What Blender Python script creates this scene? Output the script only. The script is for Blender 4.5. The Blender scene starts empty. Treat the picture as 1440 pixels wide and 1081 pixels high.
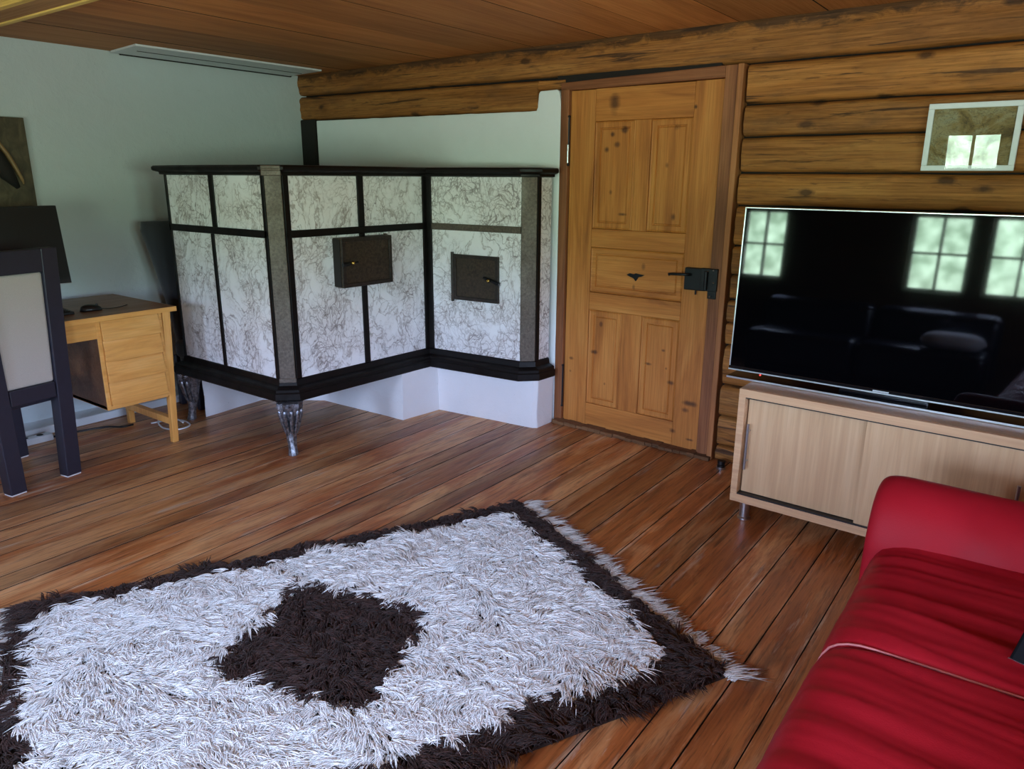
import bpy, bmesh, math, random
import numpy as np
from mathutils import Vector, Matrix, noise as mnoise
random.seed(7); rng = np.random.default_rng(7)
sc = bpy.context.scene; COL = sc.collection
R = math.radians
DL = R(-1.8)                                   # the log wall is a touch out of square with the floorboards
EX = Vector((math.cos(DL), math.sin(DL), 0)); EN = Vector((-math.sin(DL), math.cos(DL), 0))
def L(s, n, z=0.0): return EX*s + EN*n + Vector((0, 0, z))

# ------------------------------------------------------------------ mesh builder
class MB:
    def __init__(s): s.v=[]; s.f=[]; s.mi=[]; s.cur=0
    def add(s, vs, fs):
        o=len(s.v); s.v += [tuple(v) for v in vs]
        for f in fs: s.f.append(tuple(i+o for i in f)); s.mi.append(s.cur)
        return s
    def box(s, x0,x1,y0,y1,z0,z1):
        return s.add([(x0,y0,z0),(x1,y0,z0),(x1,y1,z0),(x0,y1,z0),(x0,y0,z1),(x1,y0,z1),(x1,y1,z1),(x0,y1,z1)],
            [(0,3,2,1),(4,5,6,7),(0,1,5,4),(1,2,6,5),(2,3,7,6),(3,0,4,7)])
    def hexa(s, b, t):
        return s.add(list(b)+list(t), [(0,3,2,1),(4,5,6,7),(0,1,5,4),(1,2,6,5),(2,3,7,6),(3,0,4,7)])
    def prism(s, poly, z0, z1):
        n=len(poly); vs=[(p[0],p[1],z0) for p in poly]+[(p[0],p[1],z1) for p in poly]
        return s.add(vs, [tuple(range(n))[::-1], tuple(range(n,2*n))]+[(i,(i+1)%n,n+(i+1)%n,n+i) for i in range(n)])
    def loft(s, rings, cap=True, close=True):
        n=len(rings[0]); vs=[p for r in rings for p in r]; fs=[]
        for k in range(len(rings)-1):
            for i in range(n if close else n-1):
                a=k*n+i; b=k*n+(i+1)%n; fs.append((a,b,b+n,a+n))
        if cap and close: fs += [tuple(range(n))[::-1], tuple(range((len(rings)-1)*n, len(rings)*n))]
        return s.add(vs, fs)
    def tube(s, pts, r, n=8, cap=True):
        pts=[Vector(p) for p in pts]; rings=[]
        up=Vector((0,0,1)); prev=None
        for i,p in enumerate(pts):
            t=(pts[min(i+1,len(pts)-1)]-pts[max(i-1,0)]).normalized()
            if prev is None:
                a=t.cross(up) if abs(t.z)<.9 else t.cross(Vector((1,0,0)))
            else: a=prev-t*prev.dot(t)
            a.normalize(); prev=a; b=t.cross(a)
            rr=r[i] if hasattr(r,'__len__') else r
            rings.append([p+(a*math.cos(k*2*math.pi/n)+b*math.sin(k*2*math.pi/n))*rr for k in range(n)])
        return s.loft(rings, cap)
    def lathe(s, c, prof, n=20, axis='z'):
        rings=[]
        for rr,h in prof:
            ring=[]
            for k in range(n):
                a=2*math.pi*k/n; u,v=rr*math.cos(a), rr*math.sin(a)
                p={'z':(u,v,h),'y':(u,h,-v),'x':(h,u,v)}[axis]
                ring.append((c[0]+p[0],c[1]+p[1],c[2]+p[2]))
            rings.append(ring)
        return s.loft(rings)
    def build(s, name, mat, parent=None, smooth=False, bevel=0, seg=2, origin=None, autos=None):
        me=bpy.data.meshes.new(name)
        me.from_pydata(s.v,[],s.f); 
        for m in (mat if isinstance(mat,(list,tuple)) else [mat]): me.materials.append(m)
        if any(s.mi): me.polygons.foreach_set('material_index', s.mi)
        bm=bmesh.new(); bm.from_mesh(me); bmesh.ops.recalc_face_normals(bm, faces=bm.faces); bm.to_mesh(me); bm.free()
        if smooth: me.polygons.foreach_set('use_smooth',[True]*len(me.polygons))
        o=bpy.data.objects.new(name, me); COL.objects.link(o)
        if origin is not None:
            me.transform(Matrix.Translation(-Vector(origin))); o.location=origin
        if parent: o.parent=parent
        if bevel:
            b=o.modifiers.new('bevel','BEVEL'); b.width=bevel; b.segments=seg; b.limit_method='ANGLE'; b.angle_limit=R(35)
        if autos: 
            me.polygons.foreach_set('use_smooth',[True]*len(me.polygons)); me.set_sharp_from_angle(angle=R(autos))
        return o
def tag(o, label=None, cat=None, group=None, kind=None):
    if label: o['label']=label
    if cat: o['category']=cat
    if group: o['group']=group
    if kind: o['kind']=kind
    return o
def thing(name, label, cat, loc=(0,0,0), rotz=0, group=None, kind=None):
    o=bpy.data.objects.new(name,None); COL.objects.link(o); o.empty_display_size=.1
    o.location=loc; o.rotation_euler=(0,0,rotz)
    return tag(o,label,cat,group,kind)

# ------------------------------------------------------------------ materials
def lin(c): 
    return tuple((v/255/12.92 if v/255<=.04045 else ((v/255+.055)/1.055)**2.4) for v in c)
def col4(c): return (c[0],c[1],c[2],1)
class NT:
    def __init__(s, name):
        s.m=bpy.data.materials.new(name); s.m.use_nodes=True; s.t=s.m.node_tree; s.t.nodes.clear()
        s.out=s.n('ShaderNodeOutputMaterial'); s.b=s.n('ShaderNodeBsdfPrincipled'); s.l(s.b.outputs[0], s.out.inputs[0])
        s.tc=s.n('ShaderNodeTexCoord')
    def n(s, t, **k):
        x=s.t.nodes.new(t)
        for a,v in k.items(): setattr(x,a,v)
        return x
    def l(s,a,b): s.t.links.new(a,b)
    def set(s, **k):
        for a,v in k.items(): s.b.inputs[a.replace('_',' ')].default_value=v
    def coord(s, scale=(1,1,1), rand=0, vec=None):
        v=vec or s.tc.outputs['Object']
        if rand:
            oi=s.n('ShaderNodeObjectInfo'); mu=s.n('ShaderNodeMath',operation='MULTIPLY'); s.l(oi.outputs['Random'],mu.inputs[0]); mu.inputs[1].default_value=rand
            ad=s.n('ShaderNodeVectorMath',operation='ADD'); s.l(v,ad.inputs[0]); s.l(mu.outputs[0],ad.inputs[1]); v=ad.outputs[0]
        mp=s.n('ShaderNodeMapping'); mp.inputs['Scale'].default_value=scale; s.l(v,mp.inputs[0]); return mp.outputs[0]
    def noise(s, vec, scale=5, detail=4, dist=0, rough=.55):
        x=s.n('ShaderNodeTexNoise'); s.l(vec,x.inputs['Vector']); x.inputs['Scale'].default_value=scale
        x.inputs['Detail'].default_value=detail; x.inputs['Distortion'].default_value=dist; x.inputs['Roughness'].default_value=rough
        return x.outputs['Fac']
    def ramp(s, fac, stops):
        x=s.n('ShaderNodeValToRGB'); e=x.color_ramp.elements
        while len(e)<len(stops): e.new(.5)
        for i,(p,c) in enumerate(stops):
            e[i].position=p; e[i].color=col4(c) if hasattr(c,'__len__') else (c,c,c,1)
        s.l(fac,x.inputs[0]); return x.outputs[0]
    def mix(s, fac, a, b, mode='MIX'):
        x=s.n('ShaderNodeMix',data_type='RGBA',blend_type=mode)
        for i,v in ((0,fac),(6,a),(7,b)):
            if hasattr(v,'is_linked') or isinstance(v,bpy.types.NodeSocket): s.l(v,x.inputs[i])
            else: x.inputs[i].default_value = v if i==0 else col4(v)
        return x.outputs[2]
    def math(s, op, a, b=0.0, clamp=False):
        x=s.n('ShaderNodeMath',operation=op,use_clamp=clamp)
        for i,v in ((0,a),(1,b)):
            if isinstance(v,bpy.types.NodeSocket): s.l(v,x.inputs[i])
            else: x.inputs[i].default_value=v
        return x.outputs[0]
    def bump(s, h, st=.3, d=.01, nrm=None):
        x=s.n('ShaderNodeBump'); x.inputs['Strength'].default_value=st; x.inputs['Distance'].default_value=d
        s.l(h,x.inputs['Height']); 
        if nrm: s.l(nrm,x.inputs['Normal'])
        return x.outputs[0]
    def rsep(s,at):
        x=s.n('ShaderNodeSeparateColor'); s.l(at.outputs['Color'],x.inputs[0]); return x.outputs[0]
    def color(s,c): s.l(c,s.b.inputs['Base Color'])
    def rough(s,c): s.l(c,s.b.inputs['Roughness'])
    def normal(s,c): s.l(c,s.b.inputs['Normal'])

def plain(name, c, rough=.5, metal=0, spec=.5, noisy=.12, nscale=30, bump=0, coat=0):
    t=NT(name); t.set(Roughness=rough, Metallic=metal); t.b.inputs['Specular IOR Level'].default_value=spec
    if coat: t.b.inputs['Coat Weight'].default_value=coat; t.b.inputs['Coat Roughness'].default_value=.05
    f=t.noise(t.coord(),nscale,5)
    t.color(t.mix(f, tuple(v*(1-noisy) for v in c), tuple(min(1,v*(1+noisy)) for v in c)))
    if bump: t.normal(t.bump(f,bump,.004))
    return t.m
def wood(name, dark, mid, light, axis='z', along=1.1, across=11, rough=.45, bump=.15, knots=(), rand=13, knotcol=(.045,.016,.008), attr=None, spec=.4, fine=.35, pores=False, big=None):
    t=NT(name); t.set(); t.b.inputs['Specular IOR Level'].default_value=spec
    def sc3(a,b): return tuple(a if ax==axis else b for ax in 'xyz')
    vec=None
    if attr:
        at=t.n('ShaderNodeAttribute',attribute_name=attr); ad=t.n('ShaderNodeVectorMath',operation='ADD')
        mu=t.n('ShaderNodeVectorMath',operation='SCALE'); t.l(t.rsep(at),mu.inputs[0]); mu.inputs['Scale'].default_value=37.0
        t.l(t.tc.outputs['Object'],ad.inputs[0]); t.l(mu.outputs[0],ad.inputs[1]); vec=ad.outputs[0]
    g=t.noise(t.coord(sc3(along,across),rand,vec),1.0,6,.9,.6)
    c=t.ramp(g,[(.28,dark),(.48,mid),(.72,light)])
    f=t.noise(t.coord(sc3(3.0,140),rand,vec),1.0,3,.2)
    c=t.mix(t.math('MULTIPLY',t.ramp(f,[(.35,1.0),(.62,0.0)]),fine), c, tuple(v*.35 for v in dark))
    if big:
        b=t.noise(t.coord(sc3(.6,2.2),rand,vec),1.0,3,.4); c=t.mix(t.ramp(b,[(.42,0.0),(.66,1.0)]), c, big)
    for (kx,kz,rx,rz,st) in knots:
        mp=t.n('ShaderNodeMapping'); mp.vector_type='TEXTURE'
        mp.inputs['Location'].default_value=(kx,0,kz); mp.inputs['Scale'].default_value=(rx,9,rz)
        t.l(t.tc.outputs['Object'],mp.inputs[0])
        ln=t.n('ShaderNodeVectorMath',operation='LENGTH'); t.l(mp.outputs[0],ln.inputs[0])
        q=t.math('ADD',ln.outputs['Value'],t.math('MULTIPLY',t.math('SUBTRACT',g,.5),1.6))
        c=t.mix(t.math('MULTIPLY',t.ramp(q,[(.45,1.0),(1.05,0.0)]),st), c, knotcol)
    t.color(c)
    if attr:
        c2=t.mix(1.0,c,t.ramp(t.rsep(at),[(0,.68),(.5,1.0),(1,1.25)]),'MULTIPLY'); t.color(c2)
    t.rough(t.ramp(f,[(.3,rough+.15),(.7,rough)]))
    t.normal(t.bump(f,bump,.003)); t.last=c
    return t
M={}
O_D=(.34,.108,.020); O_M=(.54,.198,.038); O_L=(.66,.285,.066)
door_knots=[(-2.23,1.89,.045,.075,.8),(-2.165,1.75,.03,.022,.8),(-2.239,1.728,.018,.018,.85),(-2.207,1.674,.025,.02,.7),(-2.273,1.648,.022,.022,.9),(-2.152,1.299,.035,.012,.85),(-1.849,1.754,.018,.02,.5),(-1.897,1.563,.012,.02,.6),(-1.841,1.296,.014,.025,.75),(-1.752,1.848,.012,.014,.9),(-2.236,1.418,.014,.02,.7),(-2.31,.483,.03,.016,.8),(-1.942,.468,.035,.012,.8),(-1.793,.381,.032,.016,.75),(-2.466,.422,.026,.015,.8),(-1.666,.284,.06,.02,.8),(-1.689,.241,.028,.018,.7),(-1.759,.103,.025,.016,.7),(-1.65,.073,.03,.01,.8),(-2.265,.659,.012,.018,.6),(-1.825,.459,.01,.01,.7),(-2.225,.298,.012,.014,.8),(-2.004,1.019,.016,.025,.5),(-2.06,.90,.012,.02,.6),(-1.85,.56,.018,.01,.7),(-2.47,.34,.014,.012,.7)]
M['door_v']=wood('pine_door_upright',O_D,O_M,O_L,'z',rough=.5,knots=door_knots,rand=0,fine=.25).m
M['door_h']=wood('pine_door_crosswise',O_D,O_M,O_L,'x',rough=.5,knots=door_knots,rand=0,fine=.25).m
M['frame']=wood('reddish_door_frame_wood',(.16,.052,.018),(.28,.10,.036),(.38,.15,.058),'z',rough=.5).m
M['arch']=wood('light_architrave_wood',(.30,.11,.036),(.44,.17,.055),(.52,.22,.08),'z',rough=.5).m
M['frame_h']=wood('reddish_lintel_wood',(.16,.052,.018),(.26,.09,.032),(.34,.13,.05),'x',rough=.5).m
M['old']=wood('old_hewn_wood',(.05,.025,.012),(.16,.075,.03),(.28,.14,.06),'x',rough=.8,bump=.5).m
M['post']=plain('sooty_black_wood',(.012,.009,.007),.8,bump=.4)
M['desk']=wood('honey_desk_wood',(.66,.29,.065),(.78,.38,.095),(.84,.45,.14),'y',along=2,across=20,rough=.35,bump=.05,fine=.15).m
M['desk_v']=wood('honey_desk_leg_wood',(.66,.29,.065),(.78,.38,.095),(.84,.45,.14),'z',along=2,across=20,rough=.35,bump=.05,fine=.15).m
M['desktop']=wood('brown_desktop_wood',(.15,.06,.022),(.22,.095,.038),(.30,.14,.06),'y',along=2,across=16,rough=.3,bump=.05,fine=.2).m
M['beech']=wood('pale_beech_laminate',(.50,.30,.155),(.58,.36,.19),(.64,.42,.235),'z',along=1.2,across=26,rough=.45,bump=.03,fine=.1).m
M['beech_h']=wood('pale_beech_laminate_crosswise',(.54,.30,.16),(.62,.37,.20),(.68,.43,.24),'x',along=1.2,across=26,rough=.4,bump=.03,fine=.1).m
M['beech_top']=wood('beech_cabinet_top',(.40,.22,.11),(.46,.27,.14),(.52,.32,.17),'x',along=1.2,across=26,rough=.3,bump=.03,fine=.1).m
M['beam']=wood('ceiling_beam_wood',(.26,.12,.04),(.36,.18,.065),(.44,.23,.09),'x',rough=.6).m
M['lit_edge_strip']=wood('pale_yellow_lit_edge',(.62,.40,.09),(.72,.48,.12),(.78,.55,.17),'x',rough=.5).m  # yellow of the window-lit beam edges, put into the colour

def floor_mat():
    w=wood('varnished_floorboards',(.27,.078,.022),(.44,.145,.042),(.55,.21,.062),'y',along=.9,across=13,rough=.32,bump=.12,rand=0,attr='plank',spec=.5,fine=.3)
    t=w; c=w.last
    # worn varnish: tan patches with a shape of their own, denser to the left front
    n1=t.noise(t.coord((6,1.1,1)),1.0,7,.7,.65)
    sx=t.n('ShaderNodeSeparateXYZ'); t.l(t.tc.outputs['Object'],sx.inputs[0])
    lf=t.n('ShaderNodeMapRange'); lf.inputs[1].default_value=-1.6; lf.inputs[2].default_value=-3.2; t.l(sx.outputs['X'],lf.inputs[0])   # rises towards the left of the room
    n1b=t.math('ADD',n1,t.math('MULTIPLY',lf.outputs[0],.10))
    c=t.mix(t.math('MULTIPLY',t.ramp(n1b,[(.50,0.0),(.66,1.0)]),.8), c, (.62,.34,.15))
    n2=t.noise(t.coord((16,1.8,1)),1.0,8,.5,.7)
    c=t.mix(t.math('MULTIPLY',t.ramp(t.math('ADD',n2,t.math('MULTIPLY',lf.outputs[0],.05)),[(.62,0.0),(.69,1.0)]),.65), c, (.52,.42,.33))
    n3=t.noise(t.coord((5,.9,1.0)),1.7,5,.5,.6)
    c=t.mix(t.math('MULTIPLY',t.ramp(n3,[(.57,0.0),(.70,1.0)]),.5), c, (.075,.03,.016))
    at=t.n('ShaderNodeAttribute',attribute_name='plank'); sp=t.n('ShaderNodeSeparateColor'); t.l(at.outputs['Color'],sp.inputs[0])
    ed=t.math('ABSOLUTE',t.math('SUBTRACT',sp.outputs[1],.5))                     # 0 mid-board .. .5 at the arris
    en=t.noise(t.coord((30,3.0,1)),1.0,6,.3,.7)
    pale=t.math('MULTIPLY',t.ramp(ed,[(.37,0.0),(.46,1.0)]),t.ramp(en,[(.50,0.0),(.62,1.0)]))
    c=t.mix(t.math('MULTIPLY',pale,.75),c,(.62,.42,.27))
    dk=t.math('MULTIPLY',t.ramp(ed,[(.43,0.0),(.49,1.0)]),t.ramp(en,[(.34,1.0),(.5,0.0)]))
    c=t.mix(t.math('MULTIPLY',dk,.8),c,(.03,.014,.008))
    gr=t.noise(t.coord((95,5,1)),1.0,4,.4,.7); c=t.mix(t.ramp(gr,[(.36,.55),(.5,0.0)]),c,(.06,.022,.010))
    sc=t.noise(t.coord((55,9,1)),1.0,5,.6,.75); c=t.mix(t.ramp(sc,[(.66,0.0),(.74,.55)]),c,(.66,.50,.38))
    c=t.mix(1.0,c,t.ramp(sp.outputs[0],[(0,.70),(.5,1.0),(1,1.22)]),'MULTIPLY')
    t.color(c); t.normal(t.bump(t.math('ADD',gr,sc),.12,.003))
    t.rough(t.math('ADD',t.math('MULTIPLY',t.ramp(n2,[(.4,0.0),(.75,1.0)]),.25),t.math('ADD',.24,t.math('MULTIPLY',n1,.16))))
    return t.m
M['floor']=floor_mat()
M['gap']=plain('dark_gap',(.012,.008,.006),.9)
M['ceil']=wood('ceiling_boards',(.36,.125,.032),(.50,.19,.05),(.60,.255,.075),'y',along=.8,across=7,rough=.55,bump=.08,rand=0,attr='plank',fine=.2,spec=.3).m
lg=wood('hewn_logs',(.24,.09,.02),(.44,.175,.04),(.55,.25,.066),'x',along=.9,across=13,rough=.6,bump=.5,rand=0,attr='plank',fine=.45,spec=.3)
def log_mat():
    t=lg; c=t.last
    v=t.n('ShaderNodeTexVoronoi',feature='F1'); t.l(t.coord((2.6,1.0,6.0)),v.inputs['Vector']); v.inputs['Scale'].default_value=1.35; v.inputs['Randomness'].default_value=1
    wob=t.noise(t.coord((1,1,1)),26,4)
    d=t.math('ADD',v.outputs['Distance'],t.math('MULTIPLY',t.math('SUBTRACT',wob,.5),.12))
    c=t.mix(t.math('MULTIPLY',t.ramp(d,[(.09,1.0),(.17,0.0)]),.85), c, (.05,.02,.008))
    cr=t.noise(t.coord((1.6,1,30)),1.0,5,.8,.6)
    c=t.mix(t.math('MULTIPLY',t.ramp(cr,[(.34,1.0),(.41,0.0)]),.85), c, (.035,.015,.007))
    c2_=t.noise(t.coord((5,1,75)),1.0,5,1.0,.7); c=t.mix(t.ramp(c2_,[(.34,.6),(.44,0.0)]), c, (.07,.03,.012))
    st=t.noise(t.coord((1.5,1,4)),2.0,4,.6); c=t.mix(t.ramp(st,[(.55,0.0),(.72,.55)]), c, (.16,.075,.028))
    sz=t.n('ShaderNodeSeparateXYZ'); t.l(t.tc.outputs['Object'],sz.inputs[0])          # ragged darkening along the top arris of the uppermost log
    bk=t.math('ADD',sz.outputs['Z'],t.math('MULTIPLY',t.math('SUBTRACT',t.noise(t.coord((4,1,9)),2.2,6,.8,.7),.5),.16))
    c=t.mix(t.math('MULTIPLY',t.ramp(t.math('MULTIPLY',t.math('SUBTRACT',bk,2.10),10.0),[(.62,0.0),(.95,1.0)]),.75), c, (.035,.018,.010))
    at=t.n('ShaderNodeAttribute',attribute_name='plank')
    c=t.mix(1.0,c,t.ramp(at.outputs['Fac'],[(0,.8),(1,1.15)]),'MULTIPLY'); t.color(c)
    return t.m
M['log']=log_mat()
def plaster(name,c,b=.25):
    t=NT(name); t.set(Roughness=.9); t.b.inputs['Specular IOR Level'].default_value=.2
    f=t.noise(t.coord(),7,6,.3,.6); g=t.noise(t.coord(),120,3); sp=t.noise(t.coord(),60,2)
    cc=t.mix(f,tuple(v*.95 for v in c),tuple(min(1,v*1.03) for v in c))
    cc=t.mix(t.ramp(sp,[(.74,0.0),(.78,.6)]),cc,tuple(v*.5 for v in c)); t.color(cc)
    t.normal(t.bump(g,b,.003,t.bump(f,.35,.02))); return t.m
M['plaster']=plaster('white_plaster',(.84,.90,.90))
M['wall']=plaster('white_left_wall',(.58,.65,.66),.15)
M['whitewash']=plaster('whitewashed_masonry',(.80,.80,.82),.6)
M['white_paint']=plain('white_painted_wood',(.72,.76,.78),.5,noisy=.06)
def marble():
    t=NT('white_marble_brown_veins'); t.set(Roughness=.22)
    v=t.coord((1,1,.75),17)
    dn=t.n('ShaderNodeTexNoise'); t.l(v,dn.inputs['Vector']); dn.inputs['Scale'].default_value=4.5; dn.inputs['Detail'].default_value=5
    ad=t.n('ShaderNodeVectorMath',operation='MULTIPLY_ADD'); t.l(dn.outputs['Color'],ad.inputs[0]); ad.inputs[1].default_value=(.34,.34,.34); t.l(v,ad.inputs[2])
    def vein(sc,w,de=3):
        x=t.noise(ad.outputs[0],sc,de,.5,.55); a=t.math('ABSOLUTE',t.math('SUBTRACT',x,.5)); return t.ramp(a,[(0,1.0),(w,0.0)])
    def crack(sc,w):
        x=t.n('ShaderNodeTexVoronoi',feature='DISTANCE_TO_EDGE'); t.l(ad.outputs[0],x.inputs['Vector']); x.inputs['Scale'].default_value=sc; x.inputs['Randomness'].default_value=1
        return t.ramp(x.outputs['Distance'],[(0,1.0),(w,0.0)])
    patch=t.ramp(t.noise(v,3.4,4,1.0),[(.40,0.0),(.60,1.0)]); p2=t.ramp(t.noise(t.coord((1,1,.6),23),2.4,3,1.2),[(.42,0.0),(.62,1.0)])
    c=t.mix(t.noise(v,3,4),(.95,.955,.97),(.89,.90,.92))
    c=t.mix(t.math('MULTIPLY',patch,.24),c,(.50,.42,.37))
    c=t.mix(t.math('MULTIPLY',t.math('MULTIPLY',crack(14,.05),patch),.78),c,(.13,.10,.095))
    c=t.mix(t.math('MULTIPLY',t.math('MULTIPLY',crack(30,.09),patch),.6),c,(.20,.16,.15))
    c=t.mix(t.math('MULTIPLY',t.math('MULTIPLY',crack(7,.024),p2),.78),c,(.13,.10,.095))
    c=t.mix(t.math('MULTIPLY',vein(5,.018,4),.6),c,(.24,.19,.17))
    t.color(c); return t.m
M['marble']=marble()
def iron(name,a,b,rough=.5,metal=.5,sc=45):
    t=NT(name); t.set(Metallic=metal); f=t.noise(t.coord(),sc,6,.2,.7); g=t.noise(t.coord(),9,4)
    c=t.mix(t.ramp(f,[(.35,0.0),(.7,1.0)]),a,b); t.color(t.mix(t.math('MULTIPLY',g,.5),c,a)); t.rough(t.ramp(g,[(.3,rough-.12),(.7,rough+.15)])); t.normal(t.bump(f,.25,.003)); return t.m
M['iron_black']=iron('black_painted_stove_frame',(.004,.003,.003),(.010,.007,.006),.45,.0); M['iron_black'].node_tree.nodes['Principled BSDF'].inputs['Specular IOR Level'].default_value=.22
M['iron_mid']=iron('dark_rail_iron',(.020,.015,.012),(.060,.045,.037),.45,.4)
M['iron_grey']=iron('grey_brown_cast_iron',(.08,.062,.048),(.21,.17,.135),.5,.35,70)
M['iron_door']=iron('rusty_brown_iron_door',(.03,.022,.016),(.11,.078,.052),.45,.5,60)
M['iron_leg']=iron('silvered_cast_iron',(.05,.05,.06),(.62,.65,.72),.30,.8,60)
M['brass']=plain('brass_knob',(.75,.5,.12),.25,1)
M['lock']=plain('black_iron_lock',(.012,.013,.016),.4,.5,bump=.2)
M['steel']=plain('brushed_steel',(.60,.62,.66),.3,1,noisy=.05)
M['silver']=plain('silver_trim',(.62,.64,.66),.28,1,noisy=.03)
M['black_plastic']=plain('black_plastic',(.006,.006,.007),.35,bump=.1)
M['black_gloss']=plain('glossy_black_plastic',(.005,.005,.006),.12)
M['black_matte']=plain('matte_black_plastic',(.004,.004,.005),.5)
M['screen']=plain('dark_glass_screen',(.0012,.0012,.0018),.035,spec=.31,noisy=0)
M['chairwood']=plain('black_brown_stained_wood',(.022,.021,.034),.42,noisy=.2,bump=.05)
M['felt']=plain('white_felt_pad',(.7,.7,.7),.9)
def fabric(name,c,sc=420,b=.5):
    t=NT(name); t.set(Roughness=.9); t.b.inputs['Sheen Weight'].default_value=.25
    f=t.noise(t.coord(),sc,2); g=t.noise(t.coord(),6,3)
    t.color(t.mix(f,tuple(v*.8 for v in c),tuple(min(1,v*1.15) for v in c))); t.normal(t.bump(f,b,.002)); return t.m
M['cream']=fabric('cream_upholstery',(.50,.45,.40))
M['darkfab']=fabric('dark_grey_upholstery',(.028,.030,.036))
M['cushion']=fabric('pale_cushion',(.75,.76,.8),200)
def leather():
    t=NT('red_leather'); t.b.inputs['Specular IOR Level'].default_value=.11
    g=t.noise(t.coord(),5,4); v=t.n('ShaderNodeTexVoronoi'); t.l(t.coord(),v.inputs['Vector']); v.inputs['Scale'].default_value=260
    t.color(t.mix(g,(.26,.006,.012),(.40,.012,.022))); t.rough(t.ramp(g,[(.3,.42),(.7,.55)]))
    t.normal(t.bump(v.outputs['Distance'],.12,.0015)); return t.m
M['leather']=leather()
M['stitch']=plain('pale_red_worn_seam',(.52,.16,.15),.5)

# ------------------------------------------------------------------ setting
def planks(name, xs, z_of, y0, y1, mat, thick, gap, cuts, under=True):
    """boards running along y between successive xs; every board carries its own tone"""
    mb=MB(); rnd=[]
    for a,b in zip(xs[:-1],xs[1:]):
        ys=[y0]+sorted(c for c in cuts(a))+[y1]
        for c,d in zip(ys[:-1],ys[1:]):
            z0,z1=z_of(); mb.box(a+gap/2,b-gap/2,c+gap*.3,d-gap*.3,z0,z1); mb.mi[-4:]=[1]*4; rnd += [random.random()]*6
    if under is not None:
        mb.cur=1; mb.box(xs[0],xs[-1],y0,y1,*under); rnd += [.5]*6
    o=mb.build(name, mat, bevel=0)
    a=o.data.attributes.new('plank','FLOAT_COLOR','CORNER'); buf=np.zeros((len(o.data.loops),4),np.float32)
    for p in o.data.polygons:
        b0=p.index//6*6; xa=[o.data.vertices[v].co.x for q in o.data.polygons[b0:b0+6] for v in q.vertices]; lo_,hi_=min(xa),max(xa)
        for li in p.loop_indices:
            x_=o.data.vertices[o.data.loops[li].vertex_index].co.x
            buf[li]=(rnd[p.index],(x_-lo_)/(hi_-lo_),rnd[p.index],1)
    a.data.foreach_set('color',buf.ravel()); return o
fx=[-.476,-.61,-.853+.12,-.853,-1.032,-1.168,-1.286,-1.475]
xs=sorted(fx+[-.31,-.15,0.02,.17,.32,.48,.62,.78,.95,1.1,1.26,1.42,1.58,1.75])
x=-1.475
while x>-5.1:
    x-=random.choice([.11,.13,.15,.17,.19,.2]); xs.insert(0,x)
def fcuts(a): return [random.uniform(-1,4) for _ in range(random.choice([0,0,1,1]))] if a<-1.3 else []
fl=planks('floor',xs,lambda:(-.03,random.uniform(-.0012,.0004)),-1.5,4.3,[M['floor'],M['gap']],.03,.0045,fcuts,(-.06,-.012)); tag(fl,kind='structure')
cx=[-5.1,-4.75,-4.3,-3.86,-3.41,-3.04,-2.65,-2.16,-1.826,-1.426,-1.02,-.6,-.2,.25,.7,1.15,1.75]
ce=planks('ceiling',cx,lambda:(2.217+random.uniform(-.0012,.0012),2.25),-1.5,4.3,[M['ceil'],M['gap']],.03,.005,lambda a:[],(2.235,2.3)); tag(ce,kind='structure')
# pale strip between ceiling boards and left wall
mb=MB(); mb.prism([(-4.82,2.44),(-4.45,2.40),(-4.41,3.70),(-4.82,3.74)],2.203,2.214)
tr=mb.build('trim_1',M['white_paint']); tag(tr,kind='structure')
mb=MB(); mb.box(-4.63,-4.625,2.5,3.70,2.2005,2.2035); mb.box(-4.838,-4.822,2.5,3.76,2.198,2.215); mb.build('shadow_gap',M['gap'],tr)
# left wall, low wide skirting
mb=MB(); nx=60; nz=24; y0,y1=-1.5,4.0
vs=[];fs=[]
for i in range(nx+1):
    for k in range(nz+1):
        y=y0+(y1-y0)*i/nx; z=2.25*k/nz
        vs.append((-4.86+.008*mnoise.noise(Vector((y*1.3,z*1.3,3))),y,z))
for i in range(nx):
    for k in range(nz):
        a=i*(nz+1)+k; fs.append((a,a+nz+1,a+nz+2,a+1))
mb.add(vs,fs); mb.box(-5.0,-4.88,y0,y1,0,2.25)
wl=mb.build('wall_left',M['wall'],smooth=True); tag(wl,kind='structure')
mb=MB(); mb.box(-4.87,-4.70,-1.4,3.6,0,.05); bl=mb.build('baseboard_left',M['white_paint'],bevel=.006); tag(bl,kind='structure')

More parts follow.
